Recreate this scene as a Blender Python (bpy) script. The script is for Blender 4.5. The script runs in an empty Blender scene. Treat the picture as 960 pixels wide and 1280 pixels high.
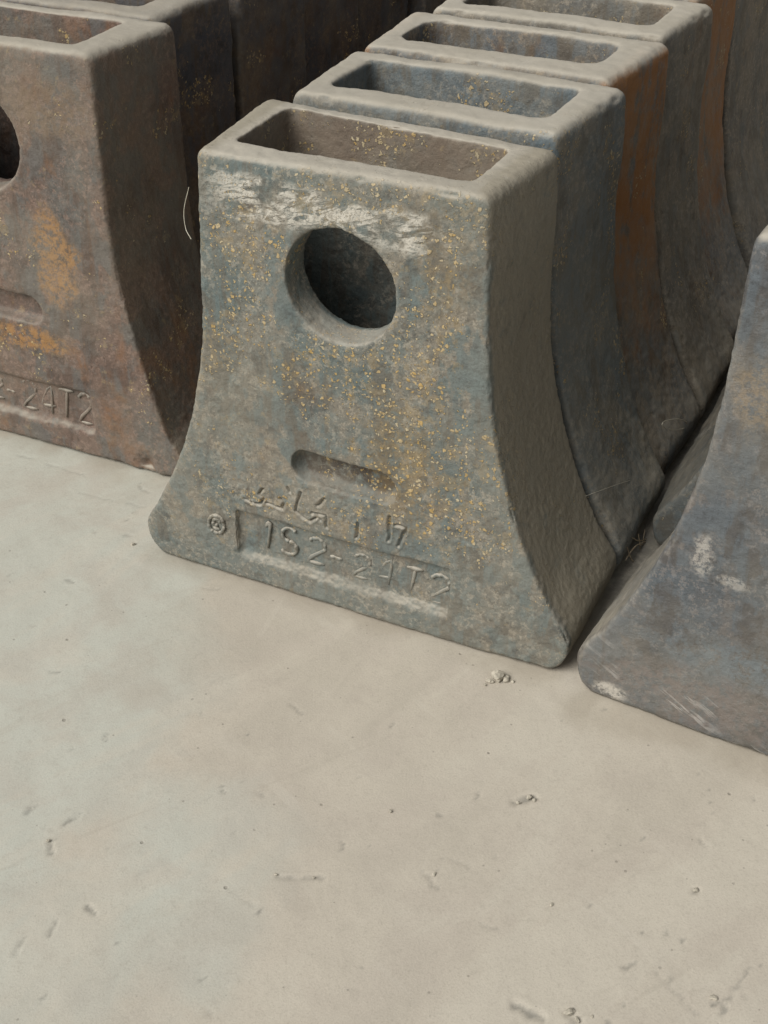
import bpy, bmesh, math, random
import numpy as np
from mathutils import Matrix, Vector

scene = bpy.context.scene
C = scene.collection

# ------------------------------------------------------------------ camera
F_PX, PITCH, ROLL, CAM_H = 1677.0, 0.6152, -0.0092, 0.7557
cam_d = bpy.data.cameras.new('camera')
cam_d.sensor_fit = 'HORIZONTAL'
cam_d.sensor_width = 36.0
cam_d.lens = 36.0 * F_PX / 960.0
cam_d.clip_start = 0.01
cam_d.clip_end = 500
cam = bpy.data.objects.new('camera', cam_d)
C.objects.link(cam)
cam.matrix_world = (Matrix.Translation((0, 0, CAM_H)) @ Matrix.Rotation(math.pi / 2 - PITCH, 4, 'X')
                    @ Matrix.Rotation(ROLL, 4, 'Z'))
scene.camera = cam
scene.render.resolution_x, scene.render.resolution_y = 768, 1024

# ------------------------------------------------------------------ sky, sun, exposure
SUN_FROM = Vector((-0.70, -0.45, 0.85)).normalized()
elev = math.asin(SUN_FROM.z)
world = bpy.data.worlds.new('World')
scene.world = world
world.use_nodes = True
wn = world.node_tree
bg = wn.nodes['Background']
sky = wn.nodes.new('ShaderNodeTexSky')
sky.sky_type = 'NISHITA'
sky.sun_disc = False
sky.sun_elevation = elev
sky.sun_rotation = math.atan2(SUN_FROM.x, SUN_FROM.y)
sky.air_density = 1.0
sky.dust_density = 4.0
hs = wn.nodes.new('ShaderNodeHueSaturation')          # overcast: the sky is nearly grey
hs.inputs['Saturation'].default_value = 0.12
wn.links.new(sky.outputs[0], hs.inputs['Color'])
wn.links.new(hs.outputs[0], bg.inputs['Color'])
bg.inputs['Strength'].default_value = 0.055
sun_d = bpy.data.lights.new('sun', 'SUN')
sun_d.energy = 2.3
sun_d.angle = math.radians(48)
sun_d.color = (1.0, 0.965, 0.895)
sun = bpy.data.objects.new('sun', sun_d)
C.objects.link(sun)
sun.rotation_euler = SUN_FROM.to_track_quat('Z', 'Y').to_euler()
sun.location = SUN_FROM * 5
scene.view_settings.view_transform = 'Standard'
scene.view_settings.look = 'None'
scene.view_settings.gamma = 1
scene.view_settings.exposure = 0.32

# ------------------------------------------------------------------ frame of the rows (front of the middle row)
PSI, PX, PY = -0.4509, -0.0357, 0.9203
ROW = Matrix.Translation((PX, PY, 0)) @ Matrix.Rotation(PSI, 4, 'Z')


def ray(u, v):
    fw = np.array([0, math.cos(PITCH), -math.sin(PITCH)])
    up = np.array([0, math.sin(PITCH), math.cos(PITCH)])
    rt = np.array([1.0, 0, 0])
    c, s = math.cos(ROLL), math.sin(ROLL)
    rt, up = c * rt + s * up, -s * rt + c * up
    return fw + rt * (u - 480) / F_PX + up * (640 - v) / F_PX


def ground(u, v, z=0.0):
    d = ray(u, v)
    t = (z - CAM_H) / d[2]
    return Vector((d[0] * t, d[1] * t, z))


# ------------------------------------------------------------------ numpy noise
def vnoise(p, seed):
    i = np.floor(p).astype(np.int64)
    f = p - i
    f = f * f * f * (f * (f * 6 - 15) + 10)

    def h(a):
        n = (a[:, 0] * 374761393 + a[:, 1] * 668265263 + a[:, 2] * 2147483647 + seed * 1274126177) & 0xFFFFFFFF
        n = ((n ^ (n >> 13)) * 1274126177) & 0xFFFFFFFF
        n = ((n ^ (n >> 16)) * 2246822519) & 0xFFFFFFFF
        return ((n ^ (n >> 15)) & 0xFFFFFF) / float(0xFFFFFF) * 2 - 1
    out = 0
    for dx in (0, 1):
        for dy in (0, 1):
            for dz in (0, 1):
                w = (f[:, 0] if dx else 1 - f[:, 0]) * (f[:, 1] if dy else 1 - f[:, 1]) * (f[:, 2] if dz else 1 - f[:, 2])
                out = out + w * h(i + np.array([dx, dy, dz]))
    return out


def fbm(p, seed, octaves=3):
    o, a = 0, 1.0
    for k in range(octaves):
        o = o + a * vnoise(p * 2 ** k + k * 17.3, seed + k)
        a *= 0.5
    return o


# ------------------------------------------------------------------ small mesh helpers
def mesh_from(verts, faces, name):
    me = bpy.data.meshes.new(name)
    me.from_pydata([tuple(v) for v in verts], [], faces)
    me.validate()
    return me


def loft(loops, name):
    """closed loops (same count) -> capped solid, normals made outward"""
    n = len(loops[0])
    v = [p for l in loops for p in l]
    f = []
    for k in range(len(loops) - 1):
        for i in range(n):
            j = (i + 1) % n
            f.append((k * n + i, k * n + j, (k + 1) * n + j, (k + 1) * n + i))
    f.append(tuple(reversed(range(n))))
    f.append(tuple((len(loops) - 1) * n + i for i in range(n)))
    me = mesh_from(v, f, name)
    bm = bmesh.new()
    bm.from_mesh(me)
    bmesh.ops.recalc_face_normals(bm, faces=bm.faces)
    bm.to_mesh(me)
    bm.free()
    return me


def catmull(P, n=6):
    P = np.array(P, float)
    Q = np.vstack([2 * P[0] - P[1], P, 2 * P[-1] - P[-2]])
    out = []
    for i in range(1, len(Q) - 2):
        for t in np.linspace(0, 1, n, endpoint=False):
            a, b, c, d = Q[i - 1], Q[i], Q[i + 1], Q[i + 2]
            out.append(0.5 * (2 * b + (c - a) * t + (2 * a - 5 * b + 4 * c - d) * t * t + (3 * b - a - 3 * c + d) * t ** 3))
    out.append(P[-1])
    return np.array(out)


SIDE_A = [(.2060, .028), (.2030, .040), (.1815, .074), (.1570, .128), (.1405, .180), (.1295, .229),
          (.1265, .250), (.1235, .285), (.1215, .330), (.1205, .365), (.1200, .385)]
SIDE_L = [(.2020, .024), (.1960, .034), (.1830, .060), (.1600, .148), (.1500, .200), (.1440, .2516),
          (.1430, .300), (.1435, .345), (.1440, .375), (.1440, .395), (.1440, .402)]


def profile(side, H, rc=.010):
    side = [(a, b * H / .40 if side is SIDE_A else b) for a, b in side]
    tipx, tipz = side[0]
    pts = []
    for t in np.linspace(-90, 0, 7)[:-1]:                       # rounded foot
        r = tipz
        pts.append((tipx - .020 + .020 * math.cos(math.radians(t)), tipz + r * math.sin(math.radians(t))))
    pts += [tuple(p) for p in catmull(side, 4)]
    tx = side[-1][0]
    for t in np.linspace(0, 90, 6)[1:]:                         # rounded shoulder
        pts.append((tx - rc + rc * math.cos(math.radians(t)), H - rc + rc * math.sin(math.radians(t))))
    right = np.array(pts)
    left = right[::-1] * np.array([-1, 1])
    return np.vstack([right, left])


def inset(poly, d):
    a = np.roll(poly, 1, 0)
    b = np.roll(poly, -1, 0)
    t = b - a
    t /= np.linalg.norm(t, axis=1)[:, None]
    nrm = np.stack([-t[:, 1], t[:, 0]], 1)                       # inward for a counter-clockwise outline
    q = poly + nrm * np.reshape(d, (-1, 1))
    q[:, 1] = np.maximum(q[:, 1], 0)
    return q


def rrect(x0, x1, y0, y1, r, n=5):
    pts = []
    for cx, cy, a0 in ((x1 - r, y1 - r, 0), (x0 + r, y1 - r, 90), (x0 + r, y0 + r, 180), (x1 - r, y0 + r, 270)):
        for k in range(n + 1):
            a = math.radians(a0 + 90 * k / n)
            pts.append((cx + r * math.cos(a), cy + r * math.sin(a)))
    return pts


def build_block(name, voxel, seed, side=SIDE_A, H=.40, D=.1357, e=.006, back=.010, shear=0.0,
                cav=(-.097, .097, .030, .106), cav_r=.006, hole=(0.002, .310, .047), slot=(.001, .139, .0485, .0155),
                plate=(-.107, .100, .027, .075), detail=None, rough=1.0, front_r=.0065, widen=.012, skew=0.0, bore=False):
    """one hollow flared casting: rounded outline, tapered pocket, round bore, blind slot, recessed number plate"""
    P = profile(side, H)

    def place(q, y):
        # draft of the front and the back face
        z = q[:, 1]
        yy = y + (e * (1 - y / D) - back * (y / D)) * z / H + shear * z - skew * q[:, 0] * (y / D) * z / H
        return np.stack([q[:, 0] + np.sign(q[:, 0]) * widen * (y / D) * np.clip(z / H - .1, 0, 1) / .9 * np.clip(np.abs(q[:, 0]) / .1, 0, 1), yy, z], 1)
    loops = []
    rt_ = np.clip((P[:, 1] - (H - .05)) / .04, 0, 1)
    r = .0030 + (front_r - .0030) * rt_ * rt_ * (3 - 2 * rt_)      # crisp arrises, softer poured rim
    for t in (0, 30, 60, 90):
        k = math.radians(t)
        loops.append(place(inset(P, r * (1 - math.sin(k))), r * (1 - math.cos(k))))
    for y in np.linspace(.012, D - .012, 6):
        loops.append(place(P, y))
    for t in (60, 30, 0):
        k = math.radians(t)
        loops.append(place(inset(P, r * (1 - math.sin(k))), D - r * (1 - math.cos(k))))
    tmp = []

    def add(me):
        o = bpy.data.objects.new('tmp', me)
        C.objects.link(o)
        tmp.append(o)
        return o
    body = add(loft(loops, 'tmp'))
    cut = []
    x0, x1, y0, y1 = cav
    lp = []
    for z, g in ((H + .03, -.003), (H - .004, 0), (H - .10, .006), (.115, .014)):
        lp.append([(a, b + shear * z - skew * a * (b / D) * 1.2, z) for a, b in rrect(x0 + g, x1 - g, y0 + g * .6, y1 - g * .6, cav_r)])
    cut.append(loft(lp, 'tmp'))
    hx, hz, hr = hole
    lp = []
    for y, rr in ((-.03, hr + .001), (.0, hr + .0005), (.03, hr - .001), ((D + .03) if bore else .06, hr - .002)):
        lp.append([(hx + rr * math.cos(a), y + shear * hz, hz + rr * math.sin(a)) for a in np.linspace(0, 2 * math.pi, 72, endpoint=False)])
    cut.append(loft(lp, 'tmp'))
    sx, sz, sl, sh = slot
    ey = lambda z: (e / H + shear) * z
    lp = []
    for y, g in ((-.02, -.003), (0, 0), (.007, .0006), (.0130, .0034)):
        l = []
        for k in range(40):
            a = 2 * math.pi * k / 40
            cx = (sl - sh) * (1 if math.cos(a) > 0 else -1)
            x = sx + cx + (sh - g) * math.cos(a)
            z = sz + (sh - g) * math.sin(a) - .03 * (x - sx)
            l.append((x, y + ey(z), z))
        lp.append(l)
    cut.append(loft(lp, 'tmp'))
    if plate:
        a0, a1, b0, b1 = plate
        lp = []
        for y, g, gb in ((-.012, -.003, -.014), (0, 0, -.004), (.0055, .0012, .0045)):
            lp.append([(x, y + ey(z), z) for x, z in ((a0 + g, b0 + gb), (a1 - g, b0 + gb), (a1 - g, b1 - g), (a0 + g, b1 - g))])
        cut.append(loft(lp, 'tmp'))
    for me in cut:
        o = add(me)
        m = body.modifiers.new('b', 'BOOLEAN')
        m.operation = 'DIFFERENCE'
        m.object = o
        m.solver = 'EXACT'
    m = body.modifiers.new('r', 'REMESH')
    m.mode = 'VOXEL'
    m.voxel_size = voxel
    m.use_smooth_shade = True
    m = body.modifiers.new('s', 'SMOOTH')
    m.factor = .5
    m.iterations = 3
    dg = bpy.context.evaluated_depsgraph_get()
    dg.update()
    me = bpy.data.meshes.new_from_object(body.evaluated_get(dg))
    for o in tmp:
        d = o.data
        bpy.data.objects.remove(o)
        bpy.data.meshes.remove(d)
    me.name = name
    if detail:                                                    # finer mesh where the marks are
        bm = bmesh.new()
        bm.from_mesh(me)
        bx0, bx1, bz0, bz1 = detail['zone']
        ed = [q for q in bm.edges if all(bx0 < w.co.x < bx1 and bz0 < w.co.z < bz1 and w.co.y < .02 for w in q.verts)]
        bmesh.ops.subdivide_edges(bm, edges=ed, cuts=1, use_grid_fill=True)
        bm.to_mesh(me)
        bm.free()
    n = len(me.vertices)
    co = np.empty(n * 3)
    me.vertices.foreach_get('co', co)
    co = co.reshape(-1, 3)
    nr = np.empty(n * 3)
    me.vertex_normals.foreach_get('vector', nr)
    nr = nr.reshape(-1, 3)
    up = np.clip(nr[:, 2], 0, 1)
    d = .0015 * fbm(co * 11, seed, 2) + .00034 * fbm(co * 55, seed + 9, 3) + .00036 * fbm(co * 240, seed + 5, 2)
    rim = np.clip((co[:, 2] - (H - .035)) / .03, 0, 1)            # the poured rim is lumpy
    d = d * rough * (1 - .35 * rim)
    d += rim * up * (.0016 * fbm(co * 13, seed + 21, 2) + .0003 * fbm(co * 110, seed + 22, 2) - .0004)
    bite = fbm(co * 45, seed + 33, 2)                             # chipped rim edges
    edge = np.clip(1 - np.abs(nr[:, 2] - .6) / .35, 0, 1) * rim
    d -= edge * np.clip(bite - .55, 0, 1) * .004
    arr = np.clip(1 - np.abs(np.abs(nr[:, 1]) - .65) / .28, 0, 1) * ((co[:, 1] < .012) | (co[:, 1] > D - .025)) * (np.abs(co[:, 0]) > .1)
    d -= arr * np.clip(fbm(co * 48, seed + 44, 3) - .35, 0, 1) * .0045    # knocked arrises
    if detail:
        front = nr[:, 1] < -.6
        zone = front & (co[:, 1] < .012)
        for segs, w, dep in detail['strokes']:
            dist = np.full(n, 9.0)
            q = co[:, [0, 2]] + .0009 * np.stack([vnoise(co * 150, 71), vnoise(co * 150, 72)], 1)
            for a, b in zip(segs[:-1], segs[1:]):
                a, b = np.array(a), np.array(b)
                t = np.clip(((q - a) @ (b - a)) / max(1e-9, (b - a) @ (b - a)), 0, 1)
                dist = np.minimum(dist, np.linalg.norm(q - (a + t[:, None] * (b - a)), axis=1))
            d = d - np.where(zone, dep * np.exp(-(dist / w) ** 2) - .25 * dep * np.exp(-((dist - 2.2 * w) / w) ** 2), 0)
    co = co + nr * d[:, None]
    co[:, 2] = np.maximum(co[:, 2], .0004)
    co[:, 1] = np.clip(co[:, 1], -.0035 + min(0, shear) * co[:, 2], None)
    me.vertices.foreach_set('co', co.ravel())
    me.update()
    return me


# ------------------------------------------------------------------ node helper
class N:
    def __init__(self, mat):
        mat.use_nodes = True
        self.t = mat.node_tree
        self.n = self.t.nodes
        self.bsdf = self.n['Principled BSDF']

    def _in(self, node, sock, v):
        if v is None:
            return
        if isinstance(v, bpy.types.NodeSocket):
            self.t.links.new(v, node.inputs[sock])
        else:
            if isinstance(v, tuple) and len(v) == 3 and node.inputs[sock].type == 'RGBA':
                v = (*v, 1)
            node.inputs[sock].default_value = v

    def math(self, op, a, b=None, clamp=False):
        q = self.n.new('ShaderNodeMath')
        q.operation = op
        q.use_clamp = clamp
        self._in(q, 0, a)
        self._in(q, 1, b)
        return q.outputs[0]

    def mix(self, f, a, b, blend='MIX'):
        q = self.n.new('ShaderNodeMix')
        q.data_type = 'RGBA'
        q.blend_type = blend
        self._in(q, 0, f)
        self._in(q, 6, a)
        self._in(q, 7, b)
        return q.outputs[2]

    def noise(self, vec, scale, detail=4, rough=.55, dist=0.0):
        q = self.n.new('ShaderNodeTexNoise')
        self._in(q, 'Vector', vec)
        q.inputs['Scale'].default_value = scale
        q.inputs['Detail'].default_value = detail
        q.inputs['Roughness'].default_value = rough
        q.inputs['Distortion'].default_value = dist
        return q.outputs['Fac']

    def voro(self, vec, scale, rnd=1.0, feature='F1'):
        q = self.n.new('ShaderNodeTexVoronoi')
        q.feature = feature
        self._in(q, 'Vector', vec)
        q.inputs['Scale'].default_value = scale
        q.inputs['Randomness'].default_value = rnd
        return q

    def ramp(self, f, lo, hi, a=0.0, b=1.0):
        q = self.n.new('ShaderNodeMapRange')
        q.interpolation_type = 'SMOOTHSTEP'
        self._in(q, 0, f)
        for k, v in ((1, lo), (2, hi), (3, a), (4, b)):
            q.inputs[k].default_value = v
        return q.outputs[0]

    def mapping(self, vec, loc=(0, 0, 0), rot=(0, 0, 0), scale=(1, 1, 1)):
        q = self.n.new('ShaderNodeMapping')
        self._in(q, 'Vector', vec)
        q.inputs['Location'].default_value = loc
        q.inputs['Rotation'].default_value = rot
        q.inputs['Scale'].default_value = scale
        return q.outputs[0]

    def vadd(self, a, b, op='ADD'):
        q = self.n.new('ShaderNodeVectorMath')
        q.operation = op
        self._in(q, 0, a)
        self._in(q, 1, b)
        return q.outputs[0]

    def sep(self, v):
        q = self.n.new('ShaderNodeSeparateXYZ')
        self._in(q, 0, v)
        return q.outputs

    def bump(self, h, strength, dist, normal=None):
        q = self.n.new('ShaderNodeBump')
        self._in(q, 'Height', h)
        q.inputs['Strength'].default_value = strength
        q.inputs['Distance'].default_value = dist
        if normal is not None:
            self._in(q, 'Normal', normal)
        return q.outputs[0]


def blob(m, xyz, cx, cz, rx, rz, wob=None):
    """soft elliptic stain on the front face, edge broken by a noise value"""
    dx = m.math('DIVIDE', m.math('SUBTRACT', xyz[0], cx), rx)
    dz = m.math('DIVIDE', m.math('SUBTRACT', xyz[2], cz), rz)
    r = m.math('SQRT', m.math('ADD', m.math('MULTIPLY', dx, dx), m.math('MULTIPLY', dz, dz)))
    if wob is not None:
        r = m.math('ADD', r, m.math('MULTIPLY', m.math('SUBTRACT', wob, .5), 2.2))
    return m.ramp(r, 1.15, .55)


def iron(name, cool, warm, dark, balance=.5, rust=.35, rust_col=(.17, .085, .036), speck=.5, scuff=None,
         stains=(), dust=1.0, seed=0.0, random_shift=False, speck_zone=None, scratches=False, flank=0.0, clean=None, film_light=1.0, pocket=None):
    mat = bpy.data.materials.new(name)
    m = N(mat)
    tc = m.n.new('ShaderNodeTexCoord')
    obj = tc.outputs['Object']
    p = m.vadd(obj, (seed, seed * .7, seed * 1.3))
    if random_shift:
        oi = m.n.new('ShaderNodeObjectInfo')
        q = m.n.new('ShaderNodeVectorMath')
        q.operation = 'SCALE'
        q.inputs[0].default_value = (7, 5, 9)
        m.t.links.new(oi.outputs['Random'], q.inputs['Scale'])
        p = m.vadd(p, q.outputs[0])
    xyz = m.sep(obj)
    geo = m.n.new('ShaderNodeNewGeometry')
    nz = m.sep(geo.outputs['Normal'])[2]
    big = m.noise(p, 13, 5, .62, .5)
    mid = m.noise(p, 60, 5, .66)
    fine = m.noise(p, 420, 4, .75)
    streak = m.noise(m.mapping(p, scale=(46, 46, 7)), 1.0, 5, .6, .4)
    # scale and primer patches: cool mill scale against warm dusty skin, dark bare metal
    col = m.mix(m.ramp(m.math('ADD', m.math('MULTIPLY', big, .7), m.math('MULTIPLY', streak, .3)), balance - .10, balance + .10), cool, warm)
    patch = m.noise(m.mapping(p, loc=(5, 2, 8), scale=(1, 1, .7)), 34, 5, .62)
    col = m.mix(m.math('MULTIPLY', m.ramp(patch, .49, .54), .72), col, m.mix(m.ramp(streak, .45, .55), tuple(c * .62 for c in warm), tuple(c * (1.0, 1.06, 1.1)[i] for i, c in enumerate(cool))))
    col = m.mix(m.math('MULTIPLY', m.ramp(mid, .54, .68), .55), col, dark)
    crust = m.ramp(m.noise(p, 190, 4, .75), .52, .575)
    col = m.mix(m.math('MULTIPLY', m.math('MULTIPLY', crust, m.ramp(patch, .58, .44)), .58), col, tuple(min(1, c * 1.7) for c in warm))
    flake = m.ramp(m.noise(p, 85, 5, .7), .53, .58)
    col = m.mix(m.math('MULTIPLY', flake, .25), col, tuple(c * 1.6 for c in cool))
    col = m.mix(m.math('MULTIPLY', m.ramp(fine, .48, .70), .5), col, dark)
    # rust bloom in running patches
    rb = m.noise(m.mapping(p, loc=(3.1, 1.7, .2), scale=(17, 17, 8)), 1.0, 7, .65, .8)
    rm = m.math('MULTIPLY', m.ramp(rb, .62 - .22 * rust, .80 - .22 * rust), m.ramp(mid, .30, .62))
    col = m.mix(m.math('MULTIPLY', rm, min(1, rust * 1.5)), col, rust_col)
    wob = m.noise(p, 30, 6, .7)
    if flank:
        fz = m.math('MULTIPLY', m.ramp(m.math('ABSOLUTE', xyz[0]), .108, .116), m.ramp(m.math('ADD', xyz[2], m.math('MULTIPLY', m.math('SUBTRACT', wob, .5), .3)), .10, .26))
        fz = m.math('MULTIPLY', fz, m.ramp(m.math('ADD', m.math('MULTIPLY', streak, .6), m.math('MULTIPLY', mid, .4)), .38, .53))
        col = m.mix(m.math('MULTIPLY', fz, flank), col, m.mix(big, (.26, .115, .04), (.36, .17, .06)))
    for (cx, cz, rx, rz, c, amt) in stains:
        front = m.ramp(xyz[1], .03, .015)
        s = m.math('MULTIPLY', m.math('MULTIPLY', blob(m, xyz, cx, cz, rx, rz, wob), front), amt)
        s = m.math('MULTIPLY', s, m.ramp(m.noise(p, 130, 7, .8, .1), .42, .55))
        col = m.mix(s, col, c)
    if pocket:                                                    # the pocket kept its own, browner casting skin
        pk = m.math('MULTIPLY', m.math('MULTIPLY', m.ramp(xyz[1], .024, .030), m.ramp(xyz[1], .128, .118)), m.math('MULTIPLY', m.ramp(m.math('ABSOLUTE', xyz[0]), .108, .102), m.ramp(xyz[2], .31, .36)))
        col = m.mix(m.math('MULTIPLY', pk, m.ramp(wob, .25, .6, .45, .9)), col, pocket)
    # crusty pimples, ochre to cream
    deep = m.math('MULTIPLY', m.math('MULTIPLY', m.ramp(xyz[1], .026, .032), m.ramp(m.math('ABSOLUTE', xyz[0]), .108, .100)), m.ramp(xyz[2], .36, .34))
    hgt = m.math('ADD', m.math('MULTIPLY', mid, .45), m.math('MULTIPLY', fine, .26))
    hgt = m.math('ADD', hgt, m.math('MULTIPLY', patch, .5))
    hgt = m.math('ADD', hgt, m.math('MULTIPLY', m.noise(p, 170, 3, .6), .45))
    if speck > 0:
        warp = m.n.new('ShaderNodeTexNoise')
        m._in(warp, 'Vector', p)
        warp.inputs['Scale'].default_value = 300
        wv = m.n.new('ShaderNodeVectorMath')
        wv.operation = 'SCALE'
        m.t.links.new(warp.outputs['Color'], wv.inputs[0])
        wv.inputs['Scale'].default_value = .0060
        pw = m.vadd(p, wv.outputs[0])
        zone = m.ramp(m.noise(p, 17, 4, .6), .60 - .26 * speck, .74 - .26 * speck)
        runs = m.ramp(m.noise(m.mapping(p, scale=(95, 95, 13)), 1.0, 3, .6), .40, .54, .5, 1.15)
        if speck_zone:
            zone2 = None
            for (cx, cz, rx, rz, amt) in speck_zone:
                b = m.math('MULTIPLY', blob(m, xyz, cx, cz, rx, rz, wob), amt)
                zone2 = b if zone2 is None else m.math('MAXIMUM', zone2, b)
            zone = m.math('MAXIMUM', m.math('MULTIPLY', zone, .75), zone2)
        zone = m.math('MULTIPLY', m.math('MULTIPLY', m.math('MULTIPLY', zone, runs), m.ramp(xyz[2], .045, .12, .3, 1.0)), m.math('SUBTRACT', 1.0, deep))
        blot = m.ramp(m.math('ADD', m.noise(p, 75, 5, .75), m.math('MULTIPLY', m.ramp(zone, .2, .9), .10)), .60, .66)
        col = m.mix(m.math('MULTIPLY', m.math('MULTIPLY', blot, m.math('SUBTRACT', 1.0, deep)), .36), col, (.32, .24, .125))
        for sc, cut, r1 in ((115, 1.0, .40), (190, .60, .38), (320, .50, .46)):
            v = m.voro(pw, sc)
            cs = m.sep(v.outputs['Color'])
            rad = m.math('MULTIPLY', m.math('SUBTRACT', m.math('MULTIPLY', cs[0], 1.7), cut, True), r1)
            rad = m.math('MULTIPLY', rad, m.ramp(zone, .03, .55))
            sp = m.ramp(m.math('SUBTRACT', rad, v.outputs['Distance']), .0, .08)
            ring = m.ramp(m.math('ABSOLUTE', m.math('ADD', m.math('SUBTRACT', rad, v.outputs['Distance']), .05)), .07, .0)
            col = m.mix(m.math('MULTIPLY', m.math('MULTIPLY', ring, m.ramp(rad, .02, .08)), .35), col, dark)
            scol = m.mix(cs[1], (.48, .32, .11), (.56, .48, .32))
            col = m.mix(m.math('MULTIPLY', sp, .85), col, scol)
            hgt = m.math('ADD', hgt, m.math('MULTIPLY', sp, .28))
    if scuff:
        z0, z1 = scuff
        sn = m.noise(m.mapping(m.mapping(p, rot=(0, .22, 0)), scale=(45, 45, 130)), 1.0, 6, .7, 1.2)
        zz = m.math('ADD', xyz[2], m.math('MULTIPLY', m.math('SUBTRACT', big, .5), .03))
        band = m.math('MULTIPLY', m.ramp(zz, z0, z0 + .012), m.ramp(zz, z1, z1 - .008))
        band = m.math('MULTIPLY', band, m.ramp(xyz[1], .02, .01))
        band = m.math('MULTIPLY', band, m.ramp(m.math('ABSOLUTE', m.math('ADD', xyz[0], .012)), .115, .07))
        sm = m.math('MULTIPLY', m.math('MULTIPLY', m.ramp(sn, .42, .53), m.ramp(fine, .26, .50)), band)
        sm = m.math('MULTIPLY', sm, m.ramp(m.noise(p, 36, 4, .6), .40, .52))
        col = m.mix(m.math('MULTIPLY', sm, .9), col, (.60, .57, .50))
        hgt = m.math('ADD', hgt, m.math('MULTIPLY', sm, .15))
    if scratches:
        sn = m.noise(m.mapping(m.mapping(p, rot=(0, -.45, 0)), scale=(16, 16, 190)), 1.0, 4, .6, .5)
        low = m.math('MULTIPLY', m.ramp(xyz[2], .075, .02), m.ramp(m.noise(p, 22, 3), .42, .62))
        sm = m.math('MULTIPLY', m.ramp(sn, .53, .60), low)
        col = m.mix(m.math('MULTIPLY', sm, .8), col, (.50, .48, .46))
    # worn, paler arrises
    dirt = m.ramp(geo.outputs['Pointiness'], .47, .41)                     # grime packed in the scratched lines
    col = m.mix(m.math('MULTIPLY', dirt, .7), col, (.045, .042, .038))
    pt = m.ramp(geo.outputs['Pointiness'], .515, .56)
    col = m.mix(m.math('MULTIPLY', m.math('MULTIPLY', pt, m.ramp(mid, .25, .6)), .42), col, (.30, .28, .24))
    # settled cement dust on what faces up
    dn = m.math('ADD', nz, m.math('MULTIPLY', m.math('SUBTRACT', m.noise(p, 40, 6, .65), .5), .7))
    dm = m.math('MULTIPLY', m.ramp(dn, .25, .95), .93 * dust)
    inner = m.math('MULTIPLY', m.math('MULTIPLY', m.ramp(xyz[1], .026, .032), m.ramp(m.math('ABSOLUTE', xyz[0]), .108, .100)), m.ramp(xyz[2], .37, .33))  # dust is left out in here so the pocket's colour carries its shade
    dm = m.math('MULTIPLY', dm, m.math('SUBTRACT', 1.0, inner))
    for cx, cz, rx, rz in [(.002, .312, .058, .058)] + ([clean] if clean else []):
        dm = m.math('MULTIPLY', dm, m.math('SUBTRACT', 1.0, m.math('MULTIPLY', blob(m, xyz, cx, cz, rx, rz), .8)))
    dcol = m.mix(m.noise(p, 75, 5, .7), (.36, .335, .28), (.50, .465, .40))
    col = m.mix(dm, col, dcol)
    thin = m.math('MULTIPLY', m.ramp(m.noise(p, 8, 4, .6), .35, .65), .28 * dust)      # a thin film, thicker where flanks are painted lit, none inside the pocket
    side = m.ramp(m.math('ABSOLUTE', xyz[0]), .10, .118)
    thin = m.math('MULTIPLY', thin, m.math('SUBTRACT', 1.0, inner))
    thin = m.math('MINIMUM', m.math('ADD', thin, m.math('MULTIPLY', m.math('MULTIPLY', side, m.ramp(xyz[1], .006, .014)), m.math('MULTIPLY', m.ramp(mid, .2, .6), .35 * film_light))), .85)
    col = m.mix(thin, col, (.30, .27, .21))
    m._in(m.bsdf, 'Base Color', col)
    m._in(m.bsdf, 'Roughness', m.ramp(mid, .3, .7, .62, .86))
    m.bsdf.inputs['Specular IOR Level'].default_value = .32
    hgt = m.math('MULTIPLY', hgt, m.math('SUBTRACT', 1.0, m.math('MULTIPLY', dm, .72)))
    nb = m.bump(hgt, .9, .0024)
    m._in(m.bsdf, 'Normal', nb)
    return mat


OCHRE = (.36, .19, .065)
BROWN = (.17, .115, .075)
WHITE = (.50, .47, .42)
mat_front = iron('speckled_iron', (.125, .152, .147), (.215, .195, .158), (.070, .073, .070), .50, .25, speck=.62, scuff=(.345, .386),
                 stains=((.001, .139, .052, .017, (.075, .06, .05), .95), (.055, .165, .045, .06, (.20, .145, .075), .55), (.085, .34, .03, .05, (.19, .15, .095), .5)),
                 speck_zone=((.06, .17, .055, .075, 1.0), (.02, .235, .10, .035, .85), (.075, .29, .03, .08, .8), (-.085, .33, .03, .06, .75),
                             (-.10, .10, .03, .04, .35), (.1, .11, .05, .05, .6)), seed=1.3, clean=(.001, .134, .068, .028), film_light=3.4, pocket=(.17, .13, .098))
mat_left = iron('reddish_iron', (.108, .104, .097), (.158, .110, .088), (.064, .048, .041), .45, .55, (.20, .105, .055), speck=.25,
                stains=((.075, .215, .028, .05, OCHRE, .8), (.03, .125, .055, .016, OCHRE, .8), (.09, .36, .05, .03, BROWN, .8)), seed=4.1, film_light=.2, clean=(0, .152, .075, .030))
mat_right = iron('bluish_iron', (.096, .110, .121), (.132, .121, .113), (.058, .060, .064), .53, .12, (.14, .085, .06), speck=.0,
                 stains=((-.06, .075, .10, .022, (.12, .155, .18), .8), (-.03, .035, .2, .03, (.15, .125, .12), .8), (-.176, .010, .016, .008, WHITE, 1.0),
                         (-.118, .165, .010, .020, WHITE, .6), (-.095, .152, .014, .006, WHITE, .5), (-.10, .30, .02, .03, (.30, .22, .13), .5)),
                 seed=7.7, scratches=True)
mat_blue = iron('blue_grey_iron', (.120, .150, .165), (.190, .175, .145), (.070, .076, .080), .55, .10, speck=.45, seed=2.2, random_shift=True, film_light=.5)
mat_rust = iron('rusted_iron', (.125, .138, .145), (.205, .165, .120), (.080, .068, .058), .52, .35, (.18, .09, .04), speck=.2, seed=5.5, random_shift=True, flank=1.0, film_light=.1)
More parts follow.
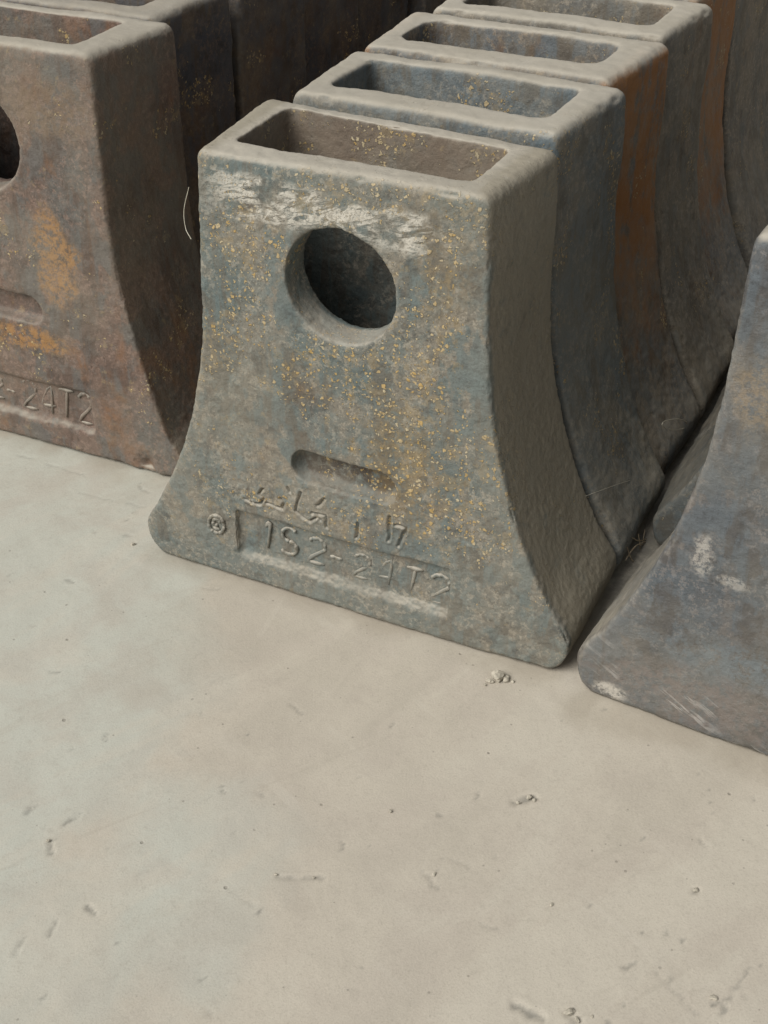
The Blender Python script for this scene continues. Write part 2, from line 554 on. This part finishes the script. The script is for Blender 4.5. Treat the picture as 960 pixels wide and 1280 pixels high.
mat_grey = iron('dull_grey_iron', (.140, .142, .135), (.215, .188, .148), (.080, .072, .064), .48, .35, speck=.3, seed=9.1, random_shift=True, film_light=.3)


mat_oxide_shaded = iron('shaded_oxide_iron', (.055, .062, .078), (.105, .078, .058), (.035, .030, .028), .50, .45, (.12, .06, .03), speck=.25, seed=12.4, random_shift=True, film_light=.0, dust=.8)  # brown-black iron, darkened further to paint in the left row's shade


def floor_material():
    mat = bpy.data.materials.new('trowelled_concrete')
    m = N(mat)
    tc = m.n.new('ShaderNodeTexCoord')
    p = tc.outputs['Object']
    xyz = m.sep(p)
    big = m.noise(p, 3.2, 5, .55, .6)
    mid = m.noise(p, 14, 6, .6, .5)
    fine = m.noise(p, 120, 5, .7)
    grit = m.noise(p, 700, 3, .7)
    smear = m.noise(m.mapping(m.mapping(p, rot=(0, 0, -.75)), scale=(3, 10, 10)), 1.0, 6, .62, .8)
    # warm screed, paler grey-green laitance spread towards the left row
    t = m.math('ADD', m.math('MULTIPLY', xyz[0], -2.4), m.math('MULTIPLY', m.math('SUBTRACT', big, .5), 1.5))
    t = m.math('ADD', t, m.math('MULTIPLY', m.math('SUBTRACT', mid, .5), .65))
    col = m.mix(m.ramp(t, .22, .50), (.497, .455, .384), (.488, .494, .436))
    col = m.mix(m.math('MULTIPLY', m.ramp(mid, .42, .62), .42), col, (.43, .385, .33))
    col = m.mix(m.math('MULTIPLY', m.ramp(smear, .50, .60), .45), col, (.535, .50, .425))
    col = m.mix(m.math('MULTIPLY', m.ramp(smear, .48, .36), .32), col, (.41, .375, .315))
    col = m.mix(m.math('MULTIPLY', m.ramp(fine, .52, .74), .25), col, (.34, .31, .26))
    col = m.mix(m.math('MULTIPLY', m.ramp(grit, .50, .70), .28), col, (.28, .255, .21))
    pr = m.voro(p, 190)
    pc = m.sep(pr.outputs['Color'])
    pp = m.ramp(m.math('SUBTRACT', m.math('MULTIPLY', m.math('SUBTRACT', pc[0], .95, True), 5.0), pr.outputs['Distance']), -.02, .06)
    col = m.mix(m.math('MULTIPLY', pp, .5), col, (.17, .155, .13))
    col = m.mix(m.math('MULTIPLY', m.ramp(grit, .50, .30), .18), col, (.62, .58, .50))
    for rot, sc, lo, c, amt in ((.9, (2.5, 60, 10), .60, (.56, .525, .455), .25), (-.5, (3, 85, 10), .62, (.40, .365, .305), .3), (1.9, (4, 110, 10), .63, (.56, .52, .45), .22)):
        ln = m.noise(m.mapping(m.mapping(p, rot=(0, 0, rot), loc=(rot, 2 * rot, 0)), scale=sc), 1.0, 3, .55, .35)
        ln = m.math('MULTIPLY', m.ramp(ln, lo, lo + .07), m.ramp(m.noise(m.mapping(p, loc=(rot * 3, 0, 0)), 9, 4, .6), .45, .62))
        col = m.mix(m.math('MULTIPLY', ln, amt), col, c)
    pit = m.voro(p, 62)
    cs = m.sep(pit.outputs['Color'])
    pm = m.ramp(m.math('SUBTRACT', m.math('MULTIPLY', m.math('SUBTRACT', cs[0], .9, True), 1.3), pit.outputs['Distance']), -.02, .05)
    col = m.mix(m.math('MULTIPLY', pm, .55), col, (.20, .18, .15))
    ad = m.n.new('ShaderNodeAttribute')
    ad.attribute_name = 'dust'
    col = m.mix(m.math('MULTIPLY', m.math('MULTIPLY', ad.outputs['Fac'], m.ramp(mid, .25, .55)), .6), col, (.30, .26, .20))
    at = m.n.new('ShaderNodeAttribute')
    at.attribute_name = 'wear_shade'
    w = at.outputs['Fac']
    col = m.mix(m.math('MULTIPLY', m.math('MULTIPLY', w, m.ramp(fine, .25, .6)), .75), col, (.20, .195, .175))
    m._in(m.bsdf, 'Base Color', col)
    m._in(m.bsdf, 'Roughness', m.ramp(mid, .3, .7, .6, .8))
    m.bsdf.inputs['Specular IOR Level'].default_value = .3
    h = m.math('ADD', m.math('MULTIPLY', fine, .35), m.math('MULTIPLY', grit, .12))
    h = m.math('ADD', h, m.math('MULTIPLY', smear, .25))
    h = m.math('SUBTRACT', h, m.math('MULTIPLY', pm, .5))
    m._in(m.bsdf, 'Normal', m.bump(h, .7, .0014))
    return mat


def plain(name, a, b, scale=200, rough=.8):
    mat = bpy.data.materials.new(name)
    m = N(mat)
    tc = m.n.new('ShaderNodeTexCoord')
    m._in(m.bsdf, 'Base Color', m.mix(m.ramp(m.noise(tc.outputs['Object'], scale, 4), .35, .65), a, b))
    m.bsdf.inputs['Roughness'].default_value = rough
    m.bsdf.inputs['Specular IOR Level'].default_value = .25
    return mat


mat_crumb = plain('cement_crumb_grey', (.34, .315, .26), (.52, .48, .40))
mat_fibre = plain('pale_fibre', (.58, .54, .44), (.70, .66, .56))
mat_straw = plain('dry_straw', (.42, .33, .22), (.60, .50, .36))

# ------------------------------------------------------------------ concrete floor, one sheet
rng = random.Random(4)
gouges = []                                                      # centre, direction, length, width, depth, stain
for (u, v, l, ang, w, dep, st) in (
        (655, 998, .020, .3, .006, .0030, .8), (112, 1134, .012, -.9, .004, .0020, 1), (90, 1022, .016, .9, .004, .0016, .9),
        (63, 1058, .014, -1.1, .004, .0020, .9), (660, 1262, .022, -.6, .006, .0026, .9), (715, 1270, .012, -.8, .005, .0022, .6),
        (428, 1055, .012, 1.5, .0016, .0014, 1), (540, 1100, .022, -1.0, .0022, .0016, .5), (375, 1096, .040, -.05, .003, .0014, .5),
        (788, 1205, .010, .5, .004, .0018, .8), (893, 1252, .008, .5, .003, .0018, 1), (905, 1262, .010, .8, .003, .0016, .9),
        (870, 1112, .005, 0, .004, .0022, .9), (880, 1053, .012, -1.2, .003, .0012, .5), (490, 906, .008, .9, .0018, .0014, .7),
        (597, 993, .010, 1.4, .0022, .0014, .7), (547, 1018, .006, .5, .0022, .0014, .7), (328, 992, .010, -.6, .0022, .0012, .5),
        (370, 885, .018, -.9, .0018, .0012, .7), (280, 988, .004, 0, .003, .0018, 1), (65, 1160, .012, 1.3, .004, .0016, .7),
        (25, 1180, .014, 1.2, .004, .0014, .6), (38, 1010, .010, 1.0, .004, .0016, .7), (920, 1235, .05, .85, .0018, .0012, .6),
        (120, 620, .050, -.45, .0018, .0010, .35), (170, 630, .03, -.4, .0018, .0010, .35), (180, 610, .02, -.85, .0018, .0014, .6),
        (80, 585, .06, -.5, .002, .0012, .4), (88, 725, .010, -.5, .0035, .0014, .8), (30, 570, .03, -.45, .002, .0010, .4),
        (265, 735, .02, -.05, .003, .0012, .4), (570, 1075, .03, -.4, .0020, .0010, .3), (615, 1160, .02, -.5, .002, .001, .4),
        (845, 1240, .05, -1.0, .0014, .0010, .4), (300, 1120, .03, -.6, .0018, .0008, .2), (70, 838, .014, .05, .0014, .0012, .7),
        (160, 668, .006, 0, .004, .0014, .6)):
    c = ground(u, v)
    gouges.append((c.x, c.y, ang, l * .8, max(.0012, w * .5), dep * .45, st))
for k in range(120):
    c = ground(rng.uniform(-60, 1020), rng.uniform(600, 1300))
    gouges.append((c.x, c.y, rng.uniform(-1.4, 1.4), rng.uniform(.0005, .008) * rng.random(), rng.uniform(.0009, .0016), rng.uniform(.0001, .0005), rng.uniform(.1, 1.0)))


def axis(a, b, step, far):
    mid = np.arange(a, b + 1e-9, step)
    k = np.array([.01, .03, .08, .2, .5, 1.2, 3, 8, 20])
    k = np.append(k[k < far], far)
    return np.concatenate([a - k[::-1], mid, b + k])


xs = axis(-.54, .44, .0021, 40)
ys = axis(.46, 1.28, .0021, 40)
X, Y = np.meshgrid(xs, ys)
P3 = np.stack([X.ravel(), Y.ravel(), np.zeros(X.size)], 1)
near = np.exp(-np.clip(np.maximum(np.abs(P3[:, 0]) - .6, np.abs(P3[:, 1] - .87) - .5), 0, None) * 30)
z = (.0009 * fbm(P3 * 5, 3, 2) + .00035 * fbm(P3 * 30, 8, 3)) * near - .0012
wear_shade = np.zeros(len(P3))
RI = np.array(ROW.inverted())                                    # shade painted, with some dirt, into the floor between the rows
rl = P3 @ RI[:2, :3].T + RI[:2, 3]
gr = .02 * fbm(P3 * 18, 77, 3)
for gx0, gy0 in ((.222, .06), (-.222, .16)):
    wear_shade = np.maximum(wear_shade, np.clip((rl[:, 1] + 2 * gr - gy0) / .06, 0, 1) * np.clip((.05 - np.abs(rl[:, 0] + gr - gx0)) / .02, 0, 1) * .9)
for gx, gy, ang, l, w, dep, st in gouges:
    dx, dy = P3[:, 0] - gx, P3[:, 1] - gy
    sel = np.abs(dx) + np.abs(dy) < l + .04
    q = P3[sel]
    dx = dx[sel] + .0016 * fbm(q * 190, 31, 2)
    dy = dy[sel] + .0016 * fbm(q * 190, 37, 2)
    ca, sa = math.cos(ang), math.sin(ang)
    a, b = dx * ca + dy * sa, -dx * sa + dy * ca
    a = np.maximum(np.abs(a) - l / 2, 0)
    r = np.sqrt(a * a + b * b) / w
    g = np.exp(-r ** 2)
    z[sel] += -dep * g + .2 * dep * np.exp(-((r - 2.0) / .6) ** 2)
    wear_shade[sel] = np.maximum(wear_shade[sel], st * np.clip(g * 1.6 - .35, 0, 1))
z = np.minimum(z, 0)
P3[:, 2] = z
nx, ny = len(xs), len(ys)
idx = np.arange(nx * ny).reshape(ny, nx)
quads = np.stack([idx[:-1, :-1], idx[:-1, 1:], idx[1:, 1:], idx[1:, :-1]], -1).reshape(-1, 4)
fm = bpy.data.meshes.new('concrete_floor')
fm.vertices.add(len(P3))
fm.vertices.foreach_set('co', P3.ravel())
fm.loops.add(quads.size)
fm.loops.foreach_set('vertex_index', quads.ravel().astype(np.int32))
fm.polygons.add(len(quads))
fm.polygons.foreach_set('loop_start', np.arange(0, quads.size, 4, dtype=np.int32))
fm.polygons.foreach_set('loop_total', np.full(len(quads), 4, np.int32))
fm.polygons.foreach_set('use_smooth', np.ones(len(quads), bool))
fm.update(calc_edges=True)
fm.validate()
at = fm.attributes.new('wear_shade', 'FLOAT', 'POINT')
at.data.foreach_set('value', wear_shade.astype(np.float32))
dustv = np.zeros(len(P3))                                        # swept dust lying along the feet of the castings
for fx, fy, hw, am in ((0, 0, .195, .7), (-.44, .111, .19, .9), (.421, -.03, .195, .7)):
    q = np.hypot(np.clip(np.abs(rl[:, 0] - fx) - hw, 0, None), np.clip(fy - rl[:, 1], 0, None))
    dustv = np.maximum(dustv, am * np.clip(1 - (q + .6 * gr) / (.013 + .012 * am), 0, 1))
at2 = fm.attributes.new('dust', 'FLOAT', 'POINT')
at2.data.foreach_set('value', dustv.astype(np.float32))
fm.materials.append(floor_material())
floor = bpy.data.objects.new('concrete_floor', fm)
C.objects.link(floor)
floor['kind'] = 'structure'
floor['label'] = 'smooth beige trowelled concrete floor with scuffs and small gouges'

# ------------------------------------------------------------------ the castings
STROKES = [[(-.0968, .0891), (-.0896, .0879)],
           [(-.0779, .1046), (-.0815, .0986), (-.078, .0946), (-.081, .0881), (-.0896, .0879)],
           [(-.0751, .0911), (-.0672, .0911), (-.0595, .0891), (-.0576, .0956), (-.0613, .1005)],
           [(-.0524, .1140), (-.0505, .1095)],
           [(-.0404, .1122), (-.0441, .0996), (-.0453, .0926), (-.0394, .0877), (-.0318, .085), (-.0254, .0913)],
           [(-.0164, .1130), (-.0233, .1047)],
           [(-.0283, .096), (-.0161, .0964), (-.015, .0851)],
           [(-.0209, .09), (-.0253, .0946)],
           [(.0145, .0974), (.013, .0821)],
           [(.0440, .1130), (.0433, .0895)],
           [(.0492, .1063), (.0593, .1052), (.0521, .086)]]
hero_detail = {'zone': (-.15, .115, .02, .125), 'strokes': [(s, .00115, .0022) for s in STROKES]}
mesh_hero = build_block('casting_mesh_front', .0017, 11, detail=hero_detail, back=.008, widen=.012, skew=.085, cav=(-.099, .097, .031, .110))
mesh_left = build_block('casting_mesh_left', .0022, 23, side=SIDE_L, H=.415, cav=(-.112, .112, .034, .112), e=.012, back=.004,
                        hole=(.003, .323, .050), slot=(0.0, .157, .052, .015), plate=(-.107, .097, .030, .076),
                        detail={'zone': (.14, .17, .0, .025), 'strokes': [([(.157, .009), (.158, .008)], .0075, .005)]})
mesh_right = build_block('casting_mesh_right', .0023, 37, H=.415, plate=None, slot=(.0, .145, .0485, .0155), hole=(0, .322, .047), e=.004, widen=.0)
mesh_a = build_block('casting_mesh_a', .0030, 41, cav=(-.099, .096, .036, .112), e=.004, back=.002, rough=1.2)
mesh_b = build_block('casting_mesh_b', .0030, 53, cav=(-.101, .093, .038, .108), cav_r=.016, e=.003, back=.006, rough=1.3)
mesh_c = build_block('casting_mesh_c', .0030, 67, side=SIDE_L, H=.41, cav=(-.11, .11, .034, .108), e=.006, back=.006, hole=(0, .32, .049), rough=1.1)


def tag(o, label, cat, group=None):
    o['label'] = label
    o['category'] = cat
    if group:
        o['group'] = group
    return o


GROUP = 'hollow flared iron castings standing in rows'


def casting(mesh, mat, x, y, yaw, label):
    me = mesh
    o = bpy.data.objects.new('iron_casting', me)
    C.objects.link(o)
    o.matrix_world = ROW @ Matrix.Translation((x, y, 0)) @ Matrix.Rotation(yaw, 4, 'Z')
    if not me.materials:
        me.materials.append(mat)
    o.material_slots[0].link = 'OBJECT'
    o.material_slots[0].material = mat
    return tag(o, label, 'casting', GROUP)


hero = casting(mesh_hero, mat_front, 0, 0, 0,
               'ochre speckled grey iron casting with scratched handwriting above its number plate')
left = casting(mesh_left, mat_left, -.440, .111, 0,
               'reddish brown iron casting with orange rust stains around its slot, heading its row')
right = casting(mesh_right, mat_right, (.421), -.026, -.085,
                'bluish grey iron casting with white scratches along its foot, heading its row')
P_ = .1418
ordinal = ['second', 'third', 'fourth', 'fifth', 'sixth', 'seventh', 'eighth', 'ninth', 'tenth']
mid_specs = [(mesh_a, mat_blue, .000, -.038, 'blue grey iron casting directly behind the ochre speckled one'),
             (mesh_b, mat_rust, -.004, -.048, 'casting with an orange rusted flank, third in the middle row'),
             (mesh_a, mat_grey, .002, -.030, 'dusty grey casting fourth in the middle row, behind the orange flanked one'),
             (mesh_b, mat_rust, -.005, -.018, 'rust brown casting fifth in the middle row'),
             (mesh_a, mat_grey, .004, -.022, 'dull dark casting sixth in the middle row'),
             (mesh_b, mat_grey, -.004, -.012, 'dull dark casting seventh in the middle row'),
             (mesh_a, mat_blue, .006, -.02, 'blue grey casting eighth in the middle row'),
             (mesh_b, mat_grey, .0, -.015, 'dark casting ninth in the middle row')]
for k, (me, mt, dx, yw, lb) in enumerate(mid_specs):
    casting(me, mt, dx, .1475 + k * P_, yw, lb)
left_specs = [(mesh_c, mat_oxide_shaded, -.026, .004, 'brownish grey casting right behind the reddish one that heads its row'),
              (mesh_c, mat_oxide_shaded, -.018, -.004, 'dark blue grey casting third in the row headed by the reddish one'),
              (mesh_c, mat_oxide_shaded, -.022, .004, 'dark casting fourth in the row headed by the reddish one'),
              (mesh_c, mat_oxide_shaded, -.022, 0, 'dark rusty casting fifth in the row headed by the reddish one'),
              (mesh_c, mat_oxide_shaded, .004, -.004, 'dark casting sixth in the row headed by the reddish one'),
              (mesh_c, mat_oxide_shaded, .0, 0, 'dark casting seventh in the row headed by the reddish one'),
              (mesh_c, mat_oxide_shaded, .002, 0, 'dark casting eighth in the row headed by the reddish one')]
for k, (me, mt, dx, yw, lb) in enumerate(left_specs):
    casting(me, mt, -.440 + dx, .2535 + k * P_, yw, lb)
right_specs = [(mesh_a, mat_blue, .004, .0, 'blue grey casting hidden mostly behind the white scratched one'),
               (mesh_b, mat_grey, .006, 0, 'grey casting third in the row headed by the white scratched one'),
               (mesh_a, mat_grey, .004, 0, 'grey casting fourth in the row headed by the white scratched one')]
for k, (me, mt, dx, yw, lb) in enumerate(right_specs):
    casting(me, mt, (.418 + dx), .200 + k * P_, yw, lb)


# ------------------------------------------------------------------ raised characters of the number plates
def arc(cx, cy, rx, ry, a0, a1, n=10):
    return [(cx + rx * math.cos(math.radians(a)), cy + ry * math.sin(math.radians(a))) for a in np.linspace(a0, a1, n)]


GLYPH = {                                                        # strokes in a cell 0..1 wide, 0..1.6 high
    '1': [[(.25, 1.3), (.55, 1.6), (.5, 0)]],
    'S': [arc(.5, 1.2, .42, .40, 40, 270, 10) + arc(.5, .4, .45, .40, 90, -150, 10)],
    '2': [arc(.5, 1.15, .45, .45, 160, -30, 9) + [(.1, .05), (.98, .0)]],
    '-': [[(.05, .75), (.95, .72)]],
    '4': [[(.75, 0), (.7, 1.6), (.02, .5), (1.0, .48)]],
    'T': [[(.0, 1.55), (1.0, 1.58)], [(.55, 1.55), (.45, 0)]],
    'O': [arc(.5, .8, .5, .55, 0, 360, 20), arc(.5, .95, .2, .2, 0, 300, 9), [(.3, .55), (.75, .5)]],
}


def bead(lines, r, squash, seed):
    """rounded raised strokes: half-buried beads following polylines in the x-z plane, standing out along -y"""
    rg = random.Random(seed)
    V, Fc = [], []
    ns = 8
    for ln in lines:
        L = catmull(ln, 3) if len(ln) > 2 else np.array([np.array(ln[0]) + (np.array(ln[1]) - np.array(ln[0])) * t for t in np.linspace(0, 1, 6)])
        b = len(V)
        m = len(L)
        for i, (x, zz) in enumerate(L):
            t = L[min(i + 1, m - 1)] - L[max(i - 1, 0)]
            t = t / (np.linalg.norm(t) + 1e-9)
            nx_, nz_ = -t[1], t[0]
            rr = r * (.45 if i in (0, m - 1) else 1) * rg.uniform(.7, 1.2)
            wv = .55 + .45 * math.sin(seed * 1.7 + i * .9 + x * 300)
            hh = squash * rr * (.45 + .65 * wv) * rg.uniform(.75, 1.1)
            for k in range(ns):
                a = 2 * math.pi * k / ns
                V.append((x + nx_ * rr * math.cos(a), -hh * math.sin(a), zz + nz_ * rr * math.cos(a)))
        for i in range(m - 1):
            for k in range(ns):
                k2 = (k + 1) % ns
                Fc.append((b + i * ns + k, b + i * ns + k2, b + (i + 1) * ns + k2, b + (i + 1) * ns + k))
        Fc.append(tuple(b + k for k in reversed(range(ns))))
        Fc.append(tuple(b + (m - 1) * ns + k for k in range(ns)))
    me = mesh_from(V, Fc, 'raised_character')
    me.polygons.foreach_set('use_smooth', np.ones(len(me.polygons), bool))
    bm = bmesh.new()
    bm.from_mesh(me)
    bmesh.ops.recalc_face_normals(bm, faces=bm.faces)
    bm.to_mesh(me)
    bm.free()
    return me


def lettering(parent, mat, chars, lean, rec):
    for k, (ch, x, zb, w, h) in enumerate(chars):
        slant = .12
        lines = [[(x + (a - .5) * w + slant * (b - .8) * h / 1.6, zb + b * h / 1.6) for a, b in ln] for ln in GLYPH[ch]]
        me = bead(lines, .0018, 1.25, 100 + k)
        me.materials.append(mat)
        o = bpy.data.objects.new('raised_emblem' if ch == 'O' else 'raised_character', me)
        C.objects.link(o)
        o.parent = parent
        o.location = (0, lean * (zb + h / 2) + (0 if ch == 'O' else rec) - .0002, 0)


lettering(hero, mat_front, [('1', -.077, .0395, .015, .028), ('S', -.056, .0390, .018, .029), ('2', -.029, .0385, .018, .027),
                            ('-', -.0095, .0385, .013, .026), ('2', .015, .0370, .017, .025), ('4', .038, .0380, .017, .026),
                            ('T', .064, .0375, .015, .026), ('2', .088, .0345, .019, .029), ('O', -.1275, .0400, .016, .028)],
          .006 / .40, .0055)
lettering(left, mat_left, [('1', -.077, .0400, .015, .028), ('S', -.056, .0400, .018, .028), ('2', -.028, .0400, .018, .028),
                           ('-', -.009, .0400, .013, .026), ('2', .0150, .0370, .020, .034), ('4', .0390, .0370, .017, .033),
                           ('T', .0620, .0370, .018, .034), ('2', .0850, .0365, .018, .035)],
          .012 / .415, .0055)


# ------------------------------------------------------------------ crumbs of cement on the floor
def crumb(u, v, size, seed, flat=.5):
    rg = random.Random(seed)
    bm = bmesh.new()
    bmesh.ops.create_icosphere(bm, subdivisions=2, radius=1)
    pts = np.array([w.co[:] for w in bm.verts])
    d = 1 + .45 * fbm(pts * 1.3 + seed, seed, 2)
    sx, sy = rg.uniform(.7, 1.3), rg.uniform(.6, 1.0)
    for w, k in zip(bm.verts, d):
        w.co = Vector((w.co.x * sx, w.co.y * sy, w.co.z * flat)) * k * size
    me = bpy.data.meshes.new('cement_crumb')
    bm.to_mesh(me)
    bm.free()
    zmin = min(w.co.z for w in me.vertices)
    me.materials.append(mat_crumb)
    o = bpy.data.objects.new('cement_crumb', me)
    C.objects.link(o)
    g = ground(u, v)
    o.location = (g.x, g.y, -zmin - .0012 - size * .05)
    o.rotation_euler.z = rg.uniform(0, 6)
    return o


for k, (u, v, s) in enumerate(((622, 846, .0062), (633, 848, .0042), (612, 851, .0030), (641, 851, .0018), (606, 855, .0014))):
    tag(crumb(u, v, s, 60 + k), 'broken cement crumb against the foot of the ochre speckled casting', 'crumb', 'crumbs at the foot of the speckled casting')
for k, (u, v, s) in enumerate(((662, 996, .0030), (668, 1000, .0020), (648, 1003, .0018), (712, 1264, .0030), (722, 1274, .0020),
                               (892, 1247, .0022), (870, 1112, .0020), (488, 1013, .0016), (60, 1050, .0016), (740, 1270, .0014),
                               (166, 680, .0026), (345, 1092, .0012), (392, 1096, .0012), (543, 1092, .0014), (690, 1130, .0013))):
    tag(crumb(u, v, s, 90 + k), 'tiny cement crumb lying on the open concrete floor', 'crumb', 'crumbs scattered on the open floor')


# ------------------------------------------------------------------ fibres caught between the rows
def strand(paths, r, name, mat):
    V, Fc = [], []
    for ln in paths:
        L = catmull(ln, 8) if len(ln) > 2 else np.array(ln, float)
        b = len(V)
        for i, p in enumerate(L):
            t = L[min(i + 1, len(L) - 1)] - L[max(i - 1, 0)]
            t = t / (np.linalg.norm(t) + 1e-12)
            a = np.cross(t, (.3, .5, .8))
            a /= np.linalg.norm(a)
            c = np.cross(t, a)
            for k in range(5):
                g = 2 * math.pi * k / 5
                V.append(p + r * (a * math.cos(g) + c * math.sin(g)))
        for i in range(len(L) - 1):
            for k in range(5):
                k2 = (k + 1) % 5
                Fc.append((b + i * 5 + k, b + i * 5 + k2, b + (i + 1) * 5 + k2, b + (i + 1) * 5 + k))
    me = mesh_from(V, Fc, name)
    me.polygons.foreach_set('use_smooth', np.ones(len(me.polygons), bool))
    me.materials.append(mat)
    o = bpy.data.objects.new(name, me)
    C.objects.link(o)
    return o


ROWI = ROW.inverted()


def on_x(u, v, x):
    """pixel -> point on the row-frame plane at x"""
    d = ROWI.to_3x3() @ Vector(ray(u, v))
    o = ROWI @ Vector((0, 0, CAM_H))
    t = (x - o.x) / d.x
    return np.array((ROW @ (o + d * t))[:])


tag(strand([[on_x(u, v, .203) for u, v in ((865, 531), (850, 524), (832, 526), (828, 532), (840, 537), (856, 535), (864, 528), (872, 526))]],
           .00045, 'fibre_strand', mat_fibre), 'thin pale looped fibre caught between the castings', 'fibre')
tuft = []
for a in (((782, 700), (795, 682), (815, 675), (822, 673)), ((795, 700), (800, 685), (798, 668)), ((788, 690), (800, 680), (812, 688)),
          ((790, 672), (800, 676), (818, 670)), ((784, 684), (790, 700), (800, 704)), ((806, 662), (804, 680), (810, 696))):
    tuft.append([on_x(u, v, .208 + .002 * (i % 3)) for i, (u, v) in enumerate(a)])
tag(strand(tuft, .0005, 'straw_tuft', mat_straw), 'small tangle of dry straw wedged between two rows of castings', 'straw')
tag(strand([[on_x(u, v, .19) for u, v in ((732, 620), (770, 606), (800, 596), (822, 584))]], .00022, 'cobweb_thread', mat_fibre),
    'fine straight thread stretched across the dark flank of the blue grey casting', 'thread')
tag(strand([[on_x(u, v, q) for u, v, q in ((236, 234, -.1225), (230, 262, -.1310), (232, 285, -.1300), (239, 299, -.1225))]], .00025, 'hair_fibre', mat_fibre),
    'thin curved hair beside the upper edge of the speckled casting', 'hair')
